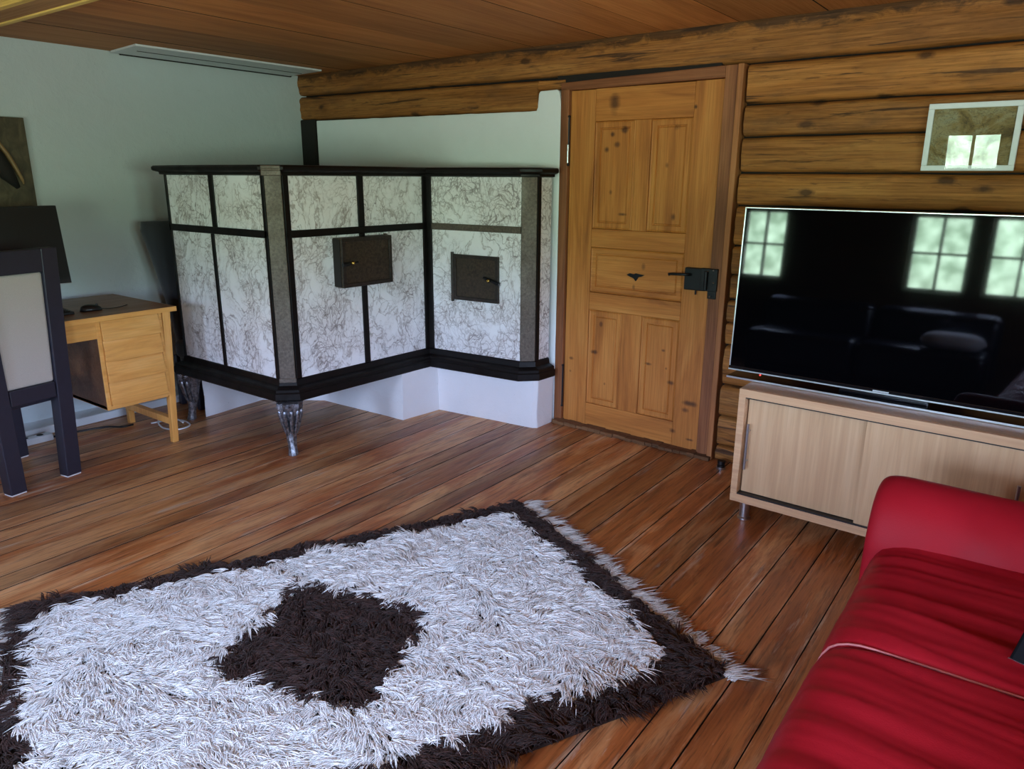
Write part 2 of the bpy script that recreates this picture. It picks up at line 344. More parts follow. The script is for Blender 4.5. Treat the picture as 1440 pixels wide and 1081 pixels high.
# log wall (own frame: x = s, y = n, z)
wb=thing('wall_back',None,None,(0,0,0),DL,kind='structure')
def logrow(mb, s0, s1, zb0, zb1, zt0, zt1, nf, rnd, seed, depth=.055):
    ns=max(6,int((s1-s0)/.035)); prof=[(0,depth),(.012,.024),(.05,.010),(.11,.004),(.18,.0015),(.26,.001),(.35,0),(.43,-.001),(.5,-.002),(.59,-.001),(.68,0),(.76,.001),(.84,.002),(.90,.004),(.95,.011),(.988,.024),(1,depth)]
    vs=[];fs=[];m=len(prof)
    for i in range(ns+1):
        t=i/ns; s=s0+(s1-s0)*t; zb=zb0+(zb1-zb0)*t; zt=zt0+(zt1-zt0)*t
        zb+=.004*mnoise.noise(Vector((s*3,seed,1))); zt+=.004*mnoise.noise(Vector((s*3,seed,5)))
        for u,d in prof:
            w=.009*mnoise.noise(Vector((s*2.2,u*3,seed)))+.005*mnoise.noise(Vector((s*9,u*8,seed+9)))+.0025*mnoise.noise(Vector((s*21,u*30,seed+4)))
            vs.append((s,nf+d+w,zb+(zt-zb)*u))
    for i in range(ns):
        for k in range(m-1):
            a=i*m+k; fs.append((a,a+m,a+m+1,a+1))
    fs+= [tuple(range(m)), tuple(range(ns*m,ns*m+m))]
    mb.add(vs,fs); rnd += [random.random()]*len(fs)
mb=MB(); rnd=[]
NF=3.693
rows=[(0,.087),(.087,.254),(.254,.43),(.43,.647),(.647,.769),(.769,.89),(.89,1.02),(1.02,1.166),(1.166,1.367),(1.367,1.525),(1.525,1.696),(1.696,1.844),(1.844,2.03)]
for i,(a,b) in enumerate(rows): logrow(mb,-1.482,1.9,a+.003,a+.003,b-.003,b-.003,NF+random.uniform(-.006,.008),rnd,i*3.1)
logrow(mb,-5.0,-1.50,2.078,2.034,2.236,2.236,NF-.004,rnd,50); nlast=rnd[-1]; r_=[]; logrow(mb,-1.50,1.9,2.034,2.036,2.236,2.236,NF-.004,r_,50); rnd += [nlast]*len(r_)
logrow(mb,-4.99,-2.735,1.905,1.872,2.07,2.038,NF+.002,rnd,60)
logrow(mb,-2.735,-2.545,1.984,1.982,2.036,2.034,NF+.008,rnd,65)
mb.cur=1; mb.box(-5.1,-2.55,3.76,3.86,0,2.3); mb.box(-1.52,1.9,3.76,3.86,0,2.3); mb.box(-2.55,-1.52,3.80,3.86,0,2.3); rnd += [.5]*18
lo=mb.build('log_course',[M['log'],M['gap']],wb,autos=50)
a=lo.data.attributes.new('plank','FLOAT_COLOR','CORNER'); buf=np.zeros((len(lo.data.loops),4),np.float32)
for p in lo.data.polygons:
    for li in p.loop_indices: buf[li]=(rnd[p.index],)*3+(1,)
a.data.foreach_set('color',buf.ravel())
# plaster of the chimney breast beside the door
mb=MB(); ed=[]
for i in range(41):
    s=-4.80+(-2.745+4.80)*i/40; ed.append((s,1.893-.022*i/40+.003*mnoise.noise(Vector((s*9,0,0)))))
ed += [(-2.738,1.89),(-2.73,1.965),(-2.72,1.978),(-2.60,1.98),(-2.585,1.965)]
ed += [(-2.572+.004*mnoise.noise(Vector((z*9,4,0))),z) for z in np.linspace(1.9,0,40)]
poly=[(-4.80,0)]+ed
n=len(poly)
mb.add([(s,3.70,z) for s,z in poly]+[(s,3.775,z) for s,z in poly],[tuple(range(n)),tuple(range(n,2*n))[::-1]]+[(i,(i+1)%n,n+(i+1)%n,n+i) for i in range(n)])
mb.build('plaster',M['plaster'],wb,bevel=.006)
mb=MB(); mb.box(-5.0,-4.815,3.69,3.77,1.4,1.905); ps=mb.build('trim_2',M['post'],bevel=.012); ps.rotation_euler=(0,0,DL); tag(ps,kind='structure')

# back wall with windows, right wall
WIN=[(-3.0,-2.54),(-1.41,-.91),(-.78,-.28),(1.22,1.66)]; WZ=(.86,1.56); NB=-1.25  # last opening is unseen, added and placed for fill light
bk=thing('wall_front',None,None,(0,0,0),DL,kind='structure')
mb=MB(); s=-5.2
for a,b in WIN:
    mb.box(s,a,NB-.16,NB,0,2.3); mb.box(a,b,NB-.16,NB,0,WZ[0]); mb.box(a,b,NB-.16,NB,WZ[1],2.3); s=b
mb.box(s,2.0,NB-.16,NB,0,2.3)
M['darkwall']=wood('dark_timber_wall',(.05,.025,.01),(.10,.05,.02),(.15,.075,.03),'x',rough=.7).m
mb.build('timber_wall',M['darkwall'],bk)
RW_FILL=[(-.2,.4),(.85,1.4)]                       # unseen right-wall windows along y, added to bring in more light
mb=MB(); y=-1.6; XR=1.72; RZ=(.90,1.75)
for a,b in RW_FILL:
    mb.box(XR,XR+.16,y,a,0,2.3); mb.box(XR,XR+.16,a,b,0,RZ[0]); mb.box(XR,XR+.16,a,b,RZ[1],2.3); y=b
mb.box(XR,XR+.16,y,4.2,0,2.3)
wr=mb.build('wall_right',M['darkwall']); tag(wr,kind='structure')
gl=NT('thin_window_glass'); gl.t.nodes.remove(gl.b)
tb=gl.n('ShaderNodeBsdfTransparent'); gb=gl.n('ShaderNodeBsdfGlossy'); gb.inputs['Roughness'].default_value=.01; mx=gl.n('ShaderNodeMixShader'); mx.inputs[0].default_value=.05
gl.l(tb.outputs[0],mx.inputs[1]); gl.l(gb.outputs[0],mx.inputs[2]); gl.l(mx.outputs[0],gl.out.inputs[0]); M['glass']=gl.m
M['winframe']=plain('dark_window_frame',(.10,.06,.035),.5)
def window(i, w, loc, rotz, h=None):
    t=thing('window_%d'%i,None,None,loc,rotz,kind='structure'); h=h or WZ[1]-WZ[0]
    mb=MB(); mb.box(-w/2,w/2,-.06,0,0,.03); mb.box(-w/2,w/2,-.06,0,h-.03,h); mb.box(-w/2,-w/2+.03,-.06,0,0,h); mb.box(w/2-.03,w/2,-.06,0,0,h)
    mb.box(-.012,.012,-.05,-.01,0,h); mb.box(-w/2,w/2,-.05,-.01,h/2-.012,h/2+.012); mb.build('window_frame',M['winframe'],t)
    mb=MB(); mb.box(-w/2+.02,w/2-.02,-.033,-.029,.02,h-.02); mb.build('pane',M['glass'],t)
    ld=bpy.data.lights.new('daylight','AREA'); ld.shape='RECTANGLE'; ld.size=w; ld.size_y=h; ld.cycles.is_portal=True
    lo=bpy.data.objects.new('daylight_portal',ld); COL.objects.link(lo); lo.parent=t; lo.location=(0,-.09,h/2); lo.rotation_euler=(R(-90),0,R(180)) 
    return lo
k=1; PORT=[]
for a,b in WIN:
    p=L((a+b)/2,NB-.04,WZ[0]); PORT.append(window(k,b-a,p,DL)); k+=1
for a,b in RW_FILL: PORT.append(window(k,b-a,(XR+.04,(a+b)/2,RZ[0]),R(90),RZ[1]-RZ[0])); k+=1

# ceiling beam top left
mb=MB(); mb.box(-4.9,1.7,1.33,1.447,2.10,2.217)
bm_=mb.build('trim_3',M['beam'],bevel=.004); tag(bm_,kind='structure')
mb=MB(); mb.box(-4.9,1.7,1.435,1.457,2.094,2.112); mb.box(-4.9,1.7,1.30,1.325,2.094,2.118); mb.build('lit_edge_strip',M['lit_edge_strip'],bm_)  # pale strips paint the window light along the beam's edges

# ------------------------------------------------------------------ door
dr=thing('door_1',None,None,(0,0,0),DL,kind='structure')
def bx(name,mat,par,x0,x1,y0,y1,z0,z1,bevel=.003): 
    return MB().box(x0,x1,y0,y1,z0,z1).build(name,mat,par,bevel=bevel)
F=3.722
bx('door_stile',M['door_v'],dr,-2.514,-2.352,F,F+.04,.012,1.968); bx('door_stile',M['door_v'],dr,-1.759,-1.60,F,F+.04,.006,1.972)
for z0,z1 in ((1.80,1.97),(1.108,1.212),(.741,.843),(.012,.157)): bx('door_rail',M['door_h'],dr,-2.351,-1.76,F+.0008,F+.04,z0,z1)
bx('muntin',M['door_v'],dr,-2.092,-1.999,F+.001,F+.04,1.2125,1.7995); bx('muntin',M['door_v'],dr,-2.122,-1.995,F+.001,F+.04,.1575,.7405)
def panel(x0,x1,z0,z1,mat):
    mb=MB(); y=F+.004
    # flat moulded border, groove, fielded centre
    def ring(d,yy): return [(x0+d,yy,z0+d),(x1-d,yy,z0+d),(x1-d,yy,z1-d),(x0+d,yy,z1-d)]
    prof=[(0,.03),(.001,.002),(.006,-.003),(.012,.001),(.034,.001),(.037,.010),(.041,.010),(.046,.003)]
    mb.loft([ring(d,y+yy) for d,yy in prof],cap=True); return mb.build('door_panel',mat,dr)
panel(-2.351,-2.0925,1.2125,1.7995,M['door_v']); panel(-1.9985,-1.7595,1.2125,1.7995,M['door_v'])
panel(-2.351,-1.7595,.8435,1.1075,M['door_h'])
panel(-2.351,-2.1225,.1575,.7405,M['door_v']); panel(-1.9945,-1.7595,.1575,.7405,M['door_v'])
fr=MB().box(-2.572,-2.517,3.700,3.78,0,1.985).build('door_jamb',M['frame'],dr,bevel=.004)
MB().box(-1.597,-1.532,3.698,3.78,.0,2.03).build('door_jamb',M['frame'],dr,bevel=.004)
MB().box(-1.527,-1.497,3.680,3.76,.0,2.03).build('architrave',M['arch'],dr,bevel=.004)
MB().hexa([(-2.572,3.70,1.970),(-1.597,3.70,1.975),(-1.597,3.78,1.975),(-2.572,3.78,1.970)],[(-2.572,3.70,2.012),(-1.597,3.70,2.03),(-1.597,3.78,2.03),(-2.572,3.78,2.012)]).build('lintel',M['frame_h'],dr,bevel=.003)
mb=MB(); ns=24
for i in range(ns):
    a=-2.55+(1.05)*i/ns; b=-2.55+1.05*(i+1)/ns; j=random.uniform(-.006,.006)
    mb.box(a,b,3.655+j,3.75,0,.018+random.uniform(0,.006))
mb.build('threshold',M['old'],dr,bevel=.003)
# gap strip above lintel, split lintel timber
MB().box(-2.60,-1.62,3.705,3.76,1.99,2.05).build('dark_lintel_gap',M['gap'],dr)
for z0,z1 in ((1.568,1.831),(.11,.372)):
    h=MB().tube([(-2.517,3.708,z0+.0),(-2.517,3.708,z1)],.0065,8).build('hinge',M['lock'],dr)
    mb=MB(); 
    for zz in (z0,z1): mb.lathe((-2.517,3.708,zz),[(.001,-.008),(.009,-.004),(.009,.004),(.001,.008)],10)
    mb.build('finial',M['lock'],h,smooth=True)
    if z0>1: MB().tube([(-2.517,3.704,z0+.01),(-2.517,3.704,z0+.11)],.006,8).build('bright_pin',M['steel'],h)
# box lock with lever handle and strike
lk=MB().box(-1.735,-1.612,F-.032,F,.922,1.040).build('lock_box',M['lock'],dr,bevel=.004)
mb=MB(); mb.box(-1.640,-1.548,F-.040,F-.018,.925,1.044); mb.box(-1.60,-1.552,F-.030,F-.020,.885,.93); mb.tube([(-1.606,F-.045,.93),(-1.606,F-.045,1.03)],.011,10); mb.build('strike_box',M['lock'],lk,bevel=.003)
mb=MB(); mb.tube([(-1.702,F-.03,1.006),(-1.702,F-.058,1.006),(-1.720,F-.066,1.006),(-1.80,F-.062,1.002),(-1.812,F-.06,.999)],[.008,.008,.008,.007,.009],10); mb.build('lever_handle',M['lock'],lk,smooth=True)
mb=MB()
for (s,z) in ((-1.702,1.006),(-1.60,1.028),(-1.57,1.036),(-1.565,.972),(-1.58,.9)): mb.lathe((s,F-.0415,z),[(.0005,-.004),(.004,-.002),(.005,.004)],8,'y')
mb.build('screw',M['steel'],lk,smooth=True)
MB().tube([(-1.672,F-.016,.924),(-1.672,F-.016,.898)],.005,8).build('snib',M['lock'],lk)
mb=MB(); esc=[(-2.104,.966),(-2.085,.976),(-2.06,.972),(-2.045,.978),(-2.02,.974),(-1.992,.972),(-2.012,.962),(-2.03,.958),(-2.045,.935),(-2.058,.95),(-2.078,.956)]
n=len(esc); mb.add([(a,F-.003,b) for a,b in esc]+[(a,F+.006,b) for a,b in esc],[tuple(range(n)),tuple(range(n,2*n))[::-1]]+[(i,(i+1)%n,n+(i+1)%n,n+i) for i in range(n)])
mb.build('keyhole_plate',M['lock'],dr)

# ------------------------------------------------------------------ tiled stove
st=thing('tiled_stove','large tiled stove of white marbled panels framed in black iron in the corner','stove',(-3.3,2.45,0))
O=Vector((-3.3,2.45,0))
def SB(mb,name,mat,par=st,**k):
    for i,v in enumerate(mb.v): mb.v[i]=(v[0]-O.x,v[1]-O.y,v[2])
    return mb.build(name,mat,par,**k)
P0=Vector((-4.30,2.40)); P1a=Vector((-3.355,2.40)); P1b=Vector((-3.295,2.46)); P2=Vector((-3.25,3.49)); P3a=Vector((-2.56,3.55)); P3b=Vector((-2.495,3.615)); P4=Vector((-2.483,3.745)); P5=Vector((-4.30,3.80))
body=[P0,P1a,P1b,P2,P3a,P3b,P4,P5]
def offset(poly,d,last=2):
    n=len(poly); out=[]
    for i in range(n):
        if i>=n-last: out.append(poly[i]); continue
        e1=(poly[i]-poly[i-1]) if i else (poly[i]-poly[-1]); e2=poly[(i+1)%n]-poly[i]
        n1=Vector((e1.y,-e1.x)).normalized(); n2=Vector((e2.y,-e2.x)).normalized()
        m=(n1+n2).normalized(); out.append(poly[i]+m*d/max(.35,m.dot(n1)))
    q=out[-2]; out[-2]=q+ (out[-3]-poly[-3]).project(Vector((1,0)))   # keep the wall end flush
    out[-1]=Vector((out[0].x,out[-1].y)); return out
SB(MB().prism(offset(body,-.03),.36,1.52),'stove_core',M['iron_black'])
def slabs(levels): 
    mb=MB(); rings=[[ (p.x,p.y,z) for p in offset(body,d)] for d,z in levels]; return mb.loft(rings)
SB(slabs([(.012,.300),(.052,.304),(.056,.312),(.056,.346),(.048,.352),(.048,.366),(.040,.372),(.012,.382),(.006,.412),(0,.416)]),'base_moulding',M['iron_black'])
SB(slabs([(.002,1.496),(.022,1.500),(.022,1.512),(.045,1.520),(.050,1.526),(.050,1.540),(.042,1.548),(-.02,1.551)]),'top_slab',M['iron_black'])
def face(A,B):
    t=(B-A).normalized(); nrm=Vector((t.y,-t.x))
    def pt(s,d,z): p=A+t*s+nrm*d; return (p.x,p.y,z)
    def slab(mb,s0,s1,z0,z1,d0,d1): return mb.hexa([pt(s0,d1,z0),pt(s1,d1,z0),pt(s1,d0,z0),pt(s0,d0,z0)],[pt(s0,d1,z1),pt(s1,d1,z1),pt(s1,d0,z1),pt(s0,d0,z1)])
    return pt,slab,(B-A).length
def panels(A,B,cells):
    pt,slab,ln=face(A,B)
    for s0,s1,z0,z1 in cells: SB(slab(MB(),s0,s1,z0,z1,-.02,.002),'marble_panel',M['marble'],bevel=.002)
def rails(A,B,rs,mat):
    pt,slab,ln=face(A,B)
    for s0,s1,z0,z1 in rs: SB(slab(MB(),s0,s1,z0,z1,-.025,.009),'rail',mat,bevel=.003)
ZB,ZM0,ZM1,ZT=.418,1.180,1.219,1.500
lA=(P1a-P0).length; lB=(P2-P1b).length; lC=(P3a-P2).length
panels(P0,P1a,[(.02,.450,ZM1,ZT),(.492,lA-.025,ZM1,ZT),(.02,.424,ZB,ZM0),(.452,lA-.025,ZB,ZM0)])
rails(P0,P1a,[(0,lA,ZM0,ZM1),(.450,.492,ZM1,ZT),(.424,.452,ZB,ZM0),(lA-.025,lA,ZB,ZT),(-.0,.02,ZB,ZT)],M['iron_black'])
panels(P1b,P2,[(.035,.487,ZM1,ZT),(.531,lB-.035,ZM1,ZT),(.035,.489,ZB,ZM0),(.528,lB-.035,ZB,ZM0)])
rails(P1b,P2,[(0,lB,ZM0,ZM1),(.487,.531,ZM1,ZT),(.489,.528,ZB,ZM0),(0,.035,ZB,ZT),(lB-.035,lB,ZB,ZT)],M['iron_black'])
panels(P2,P3a,[(.045,lC,ZM1,ZT),(.045,lC,ZB,ZM0)])
rails(P2,P3a,[(0,.045,ZB,ZT)],M['iron_black']); rails(P2,P3a,[(.045,lC,ZM0,ZM1)],M['iron_grey'])
panels(P3b,P4,[(.03,(P4-P3b).length,ZB,ZT)]); rails(P3b,P4,[(0,.03,ZB,ZT)],M['iron_black'])
def pilaster(A,B,mat,cap=True):
    pt,slab,ln=face(A,B); mb=slab(MB(),.0,ln,.416,1.50,-.03,.012)
    if cap:
        slab(mb,-.006,ln+.006,1.496,1.547,-.02,.052)
        slab(mb,-.004,ln+.004,1.52,1.532,-.02,.056); slab(mb,-.004,ln+.004,.40,.425,-.02,.018)
    return SB(mb,'pilaster',mat,bevel=.004)
pilaster(P1a,P1b,M['iron_grey']); pilaster(P3a,P3b,M['iron_grey'],False)
# fire doors
def firedoor(A,B,s0,s1,z0,z1,depth,handle_left):
    pt,slab,ln=face(A,B)
    o=SB(slab(MB(),s0,s1,z0,z1,-.01,depth),'firebox_door',M['iron_door'],bevel=.003)
    w=.022; mb=MB()
    for a in ((s0,s1,z0,z0+w),(s0,s1,z1-w,z1),(s0,s0+w,z0+w,z1-w),(s1-w,s1,z0+w,z1-w)): slab(mb,*a,depth-.002,depth+.006)
    SB(mb,'door_rim',M['iron_mid'],o,bevel=.002)
    if depth>.03:
        mb=slab(MB(),s0-.003,s0+.006,z0+.006,z1-.006,-.01,depth-.012); SB(mb,'side_plate',M['post'],o)
        mb=slab(MB(),s1+.006,s1+.022,z0,z1+.005,-.01,.016); SB(mb,'hinge_bar',M['iron_grey'],o)
    else:
        mb=MB().tube([pt(s0-.008,depth,z0-.012),pt(s0-.008,depth,z1+.012)],.010,10); SB(mb,'hinge_bar',M['iron_mid'],o)
    zc=(z0+z1)/2
    if handle_left: pts=[pt(s0-.005,depth+.012,zc-.006),pt(s0+.10,depth+.014,zc+.002)]; kb=pt(s0+.052,depth+.03,zc+.002)
    else: pts=[pt(s1+.012,depth+.012,zc-.02),pt(s1-.10,depth+.014,zc+.012)]; kb=pt(s1-.055,depth+.03,zc-.002)
    h=SB(MB().tube(pts,[.012,.007],10),'latch_handle',M['lock'],o)
    b=Vector(kb); nrm=(Vector(pt(0,1,0))-Vector(pt(0,0,0)))
    SB(MB().tube([b-nrm*.02,b-nrm*.004,b+nrm*.006,b+nrm*.01],[.004,.010,.009,.003],12),'brass_knob',M['brass'],o,smooth=True)
    return o
firedoor(P1b,P2,.30,.665,.892,1.166,.075,True)
firedoor(P2,P3a,.213,.545,.757,1.038,.012,False)
# whitewashed masonry foot
pl=[(-4.30,2.50),(-4.26,2.47),(-4.30,2.92),(-3.95,3.17),(-3.215,3.195),(-3.185,3.50),(-2.475,3.572),(-2.452,3.59),(-2.448,3.75),(-4.30,3.8)]
mb=MB(); 
def dens(poly,m=14):
    out=[]
    for i in range(len(poly)):
        a=Vector(poly[i]);b=Vector(poly[(i+1)%len(poly)])
        for k in range(m): out.append(a.lerp(b,k/m))
    return out
dp=dens([Vector(p) for p in pl]); rings=[]
for z in np.linspace(0,.305,12):
    rings.append([(p.x+.006*mnoise.noise(Vector((p.x*6,p.y*6,z*9))),p.y+.006*mnoise.noise(Vector((p.x*6,p.y*6+7,z*9))),float(z)) for p in dp])
mb.loft(rings); SB(mb,'masonry_foot',M['whitewash'],smooth=False,autos=60)
# ornate cast legs
def stoveleg(cx,cy,ang):
    mb=MB(); rings=[]; n=40
    path=[(0,.305,.066),(.002,.285,.064),(.004,.25,.054),(.000,.21,.043),(-.004,.17,.034),(-.004,.13,.028),(.002,.09,.024),(.009,.055,.022),(.014,.025,.024),(.017,.008,.027),(.018,0,.026)]
    for (o,z,r) in path:
        ring=[]
        for k in range(n):
            a=2*math.pi*k/n; lobe=1+(.16 if z>.07 else .05)*math.cos(7*a+z*22)+.07*math.sin(11*a-z*60)*(z>.1)
            ring.append((cx+math.cos(ang)*o+math.cos(a)*r*lobe, cy+math.sin(ang)*o+math.sin(a)*r*lobe, z))
        rings.append(ring)
    mb.loft(rings[::-1])
    # curled acanthus leaves at the knee
    for k in range(5):
        a=ang+(-1.2+.6*k); p=[]
        for t in np.linspace(0,1,9):
            r=.030+.040*t-.016*max(0,t-.75)*4*.5; z=.12+.165*t - (.02*(t-.8)*5 if t>.8 else 0)
            p.append((cx+math.cos(a)*r,cy+math.sin(a)*r,z))
        mb.tube(p,[.004,.008,.010,.011,.011,.012,.012,.012,.008],8)
    return SB(mb,'leg',M['iron_leg'],autos=50)
stoveleg(-3.285,2.395,R(-30)); stoveleg(-4.285,2.405,R(-120))

# ------------------------------------------------------------------ framed picture on the logs
pc=thing('framed_picture','small map-like print in a thin white frame on the log wall above the television','picture',L(-.505,3.672,1.535),DL)
pc.rotation_euler=(R(2.2),0,DL)
def art():
    t=NT('faded_map_print'); t.set(Roughness=.6)
    n=t.noise(t.coord(),9,7,1.2,.65); c=t.ramp(n,[(.3,(.10,.07,.03)),(.45,(.26,.19,.08)),(.58,(.33,.30,.18)),(.7,(.20,.24,.20))])
    m=t.noise(t.coord((1,1,2)),26,4,2); a=t.math('ABSOLUTE',t.math('SUBTRACT',m,.5)); c=t.mix(t.ramp(a,[(0,.7),(.03,0.0)]),c,(.05,.05,.04))
    t.color(c); t.b.inputs['Specular IOR Level'].default_value=.1; return t.m
W2,H2=.168,.268
mb=MB()
mb.box(-W2,W2,0,.018,0,.022); mb.box(-W2,W2,0,.018,H2-.022,H2); mb.box(-W2,-W2+.022,0,.018,.022,H2-.022); mb.box(W2-.022,W2,0,.018,.022,H2-.022)
mb.build('white_frame',M['white_paint'],pc,bevel=.002)
MB().box(-W2+.02,W2-.02,.010,.016,.02,H2-.02).build('print',art(),pc)
gm=NT('picture_glass'); gm.t.nodes.remove(gm.b); tb=gm.n('ShaderNodeBsdfTransparent'); gb=gm.n('ShaderNodeBsdfGlossy'); gb.inputs['Roughness'].default_value=.005; mx=gm.n('ShaderNodeMixShader')
fn=gm.n('ShaderNodeFresnel'); fn.inputs['IOR'].default_value=1.33; gm.l(fn.outputs[0],mx.inputs[0]); gm.l(tb.outputs[0],mx.inputs[1]); gm.l(gb.outputs[0],mx.inputs[2]); gm.l(mx.outputs[0],gm.out.inputs[0])
MB().box(-W2+.004,W2-.004,-.001,.0005,.004,H2-.004).build('glass',gm.m,pc)

# ------------------------------------------------------------------ tv cabinet + tv
cb=thing('tv_cabinet','pale beech low cabinet with sliding doors under the television','cabinet',L(-.585,3.05,0),DL)
hw=.553
z0,z1=.092,.618
mb=MB(); mb.box(-hw,hw,0,.44,z0,z0+.036); mb.box(-hw,-hw+.03,0,.44,z0+.036,z1-.036); mb.box(hw-.03,hw,0,.44,z0+.036,z1-.036); mb.box(-hw,hw,.43,.44,z0,z1-.02)
mb.box(-hw,hw,0,.02,z1-.036,z1); mb.build('carcass',M['beech_h'],cb,bevel=.002)
MB().box(-hw,hw,.0202,.44,z1-.034,z1).build('top_board',M['beech_top'],cb)
mb=MB(); mb.box(-hw+.03,hw-.03,.004,.05,z0+.036,z0+.042); mb.box(-hw+.03,hw-.03,.004,.05,z1-.041,z1-.036); mb.build('track',M['black_matte'],cb)
mb=MB(); mb.box(-hw+.036,.02,.034,.05,z0+.044,z1-.043); d1=mb.build('sliding_door',M['beech'],cb,bevel=.001)
mb=MB(); mb.box(-.03,hw-.034,.012,.028,z0+.040,z1-.043); d2=mb.build('sliding_door',M['beech'],cb,bevel=.001)
def barh(sx,zz0,zz1,yf,par):
    mb=MB(); mb.tube([(sx,yf-.028,zz0),(sx,yf-.028,zz1)],.0065,12)
    for z in (zz0+.035,zz1-.035): mb.tube([(sx,yf+.001,z),(sx,yf-.028,z)],.004,8)
    mb.build('bar_handle',M['steel'],par,autos=40)
barh(-.502,.252,.462,.034,d1); barh(.497,.243,.452,.012,d2)
for sx in (-hw+.058,hw-.058):
    for y in (.045,.395): MB().lathe((sx,y,0),[(.001,0),(.029,.001),(.029,.010),(.023,.014),(.023,z0)],20).build('leg',M['steel'],cb,autos=40)

TY=3.205
tv=thing('television','large black flat television with thin silver edge standing on the beech cabinet','television',L(-.61,TY,.618),DL)
hw=.645; T0,T1=.038,.762; tilt=R(2.3)
def tl(mb):
    for i,v in enumerate(mb.v):
        y=v[1];z=v[2]-T0; mb.v[i]=(v[0],y*math.cos(tilt)+z*math.sin(tilt),T0+z*math.cos(tilt)-y*math.sin(tilt))
    return mb
tl(MB().box(-hw+.006,hw-.006,.0,.028,T0+.02,T1-.006)).build('screen',M['screen'],tv)
mb=MB(); mb.box(-hw,-hw+.006,-.003,.030,T0,T1); mb.box(hw-.006,hw,-.003,.030,T0,T1); mb.box(-hw,hw,-.003,.030,T1-.006,T1); tl(mb).build('bezel',M['silver'],tv,bevel=.0015)
tl(MB().box(-hw,hw,-.004,.030,T0,T0+.020)).build('chin',M['black_gloss'],tv,bevel=.002)
tl(MB().box(-hw,hw,-.0062,-.0042,T0+.001,T0+.0065)).build('chin_trim',M['silver'],tv)
tl(MB().box(-.03,.03,-.0068,-.0044,T0+.008,T0+.014)).build('badge',M['silver'],tv)
mb=MB(); mb.box(-hw+.03,hw-.03,.030,.055,T0+.05,T1-.05); mb.box(-.3,.3,.055,.08,T0+.05,T0+.35); tl(mb).build('back_housing',M['black_matte'],tv,bevel=.01)
MB().box(-hw-.003,hw,-.012,.22,.0005,.011).build('stand_plate',M['black_gloss'],tv,bevel=.003)
MB().box(-hw-.003,hw,-.0135,-.0121,.002,.010).build('plate_edge',M['silver'],tv)
MB().box(-.17,.17,.03,.07,.011,.18).build('stand_neck',M['black_gloss'],tv,bevel=.004)
em=NT('red_standby_light'); em.set(); em.b.inputs['Base Color'].default_value=(.8,.02,.02,1); em.b.inputs['Emission Color'].default_value=(1,.05,.04,1); em.b.inputs['Emission Strength'].default_value=2.5
mb=MB().lathe((-hw+.148,-.006,T0-.004),[(.0005,-.003),(.003,0),(.003,.006)],10,'y'); mb.build('standby_light',em.m,tv)
pg=thing('cable_plug','small black plug with a silver rim on the floor between door frame and cabinet','plug',L(-1.405,3.60,0),DL)
MB().lathe((0,0,0),[(.001,0),(.024,.001),(.024,.012),(.001,.0121)],16).build('silver_rim',M['steel'],pg,autos=40)
MB().lathe((0,0,0),[(.001,.0125),(.021,.0125),(.021,.024),(.017,.026),(.017,.031),(.021,.033),(.021,.046),(.001,.048)],16).build('plug_body',M['black_plastic'],pg,autos=40)

# ------------------------------------------------------------------ desk group
dk=thing('writing_desk','honey-coloured wooden desk with a four-drawer pedestal standing along the white left wall','desk',(-3.97,2.12,0))
O2=Vector((-3.97,2.12,0))
MB().box(-.70,.012,-1.25,.065,.762,.79).build('desktop',M['desktop'],dk,bevel=.003)
MB().box(.0125,.0165,-1.25,.065,.763,.789).build('front_edging',M['desk'],dk)
MB().box(-.02,.0,-1.15,-.372,.672,.762).build('apron',M['desk'],dk,bevel=.002)
# pedestal: side panels, floor, front frame
mb=MB(); mb.box(-.56,-.004,-.372,-.354,.285,.761); mb.build('side_panel',M['desktop'],dk)
mb=MB(); mb.box(-.56,.0,-.036,-.018,.285,.761); mb.box(-.56,.002,-.372,-.036,.281,.303); mb.box(-.0035,.004,-.374,-.352,.281,.761); mb.box(-.56,-.54,-.354,-.036,.303,.761); mb.build('pedestal_case',M['desk'],dk,bevel=.002)
zs=[.762,.655,.545,.43,.306]
for a,b in zip(zs[1:],zs[:-1]):
    # each front leans out towards its lower edge like a clapboard, bowed slightly
    rings=[]
    for t in np.linspace(0,1,9):
        y=-.350+(.350-.040)*t; bow=.006*math.sin(t*math.pi)
        rings.append([(-.03,y,a+.001),(.021+bow,y,a+.001),(.021+bow,y,a+.007),(.003+bow,y,b-.001),(-.03,y,b-.001)])
    MB().loft(rings).build('drawer',M['desk'],dk,bevel=.0015,autos=30)
def splay(x0,y0,x1,y1,r0,r1,zt=.762):
    return MB().hexa([(x1-r1,y1-r1,0),(x1+r1,y1-r1,0),(x1+r1,y1+r1,0),(x1-r1,y1+r1,0)],[(x0-r0,y0-r0,zt),(x0+r0,y0-r0,zt),(x0+r0,y0+r0,zt),(x0-r0,y0+r0,zt)])
for (x0,y0,x1,y1) in ((-.022,.012,-.022,-.018),(-.58,.012,-.56,.005),(-.022,-1.16,-.022,-1.13),(-.58,-1.16,-.56,-1.13)): splay(x0,y0,x1,y1,.023,.017).build('leg',M['desk_v'],dk,bevel=.003)
MB().hexa([(-.56,-.03,.105),(-.02,-.03,.105),(-.02,.005,.105),(-.56,.005,.105)],[(-.56,-.03,.145),(-.02,-.03,.145),(-.02,.005,.145),(-.56,.005,.145)]).build('stretcher',M['desk_v'],dk,bevel=.002)

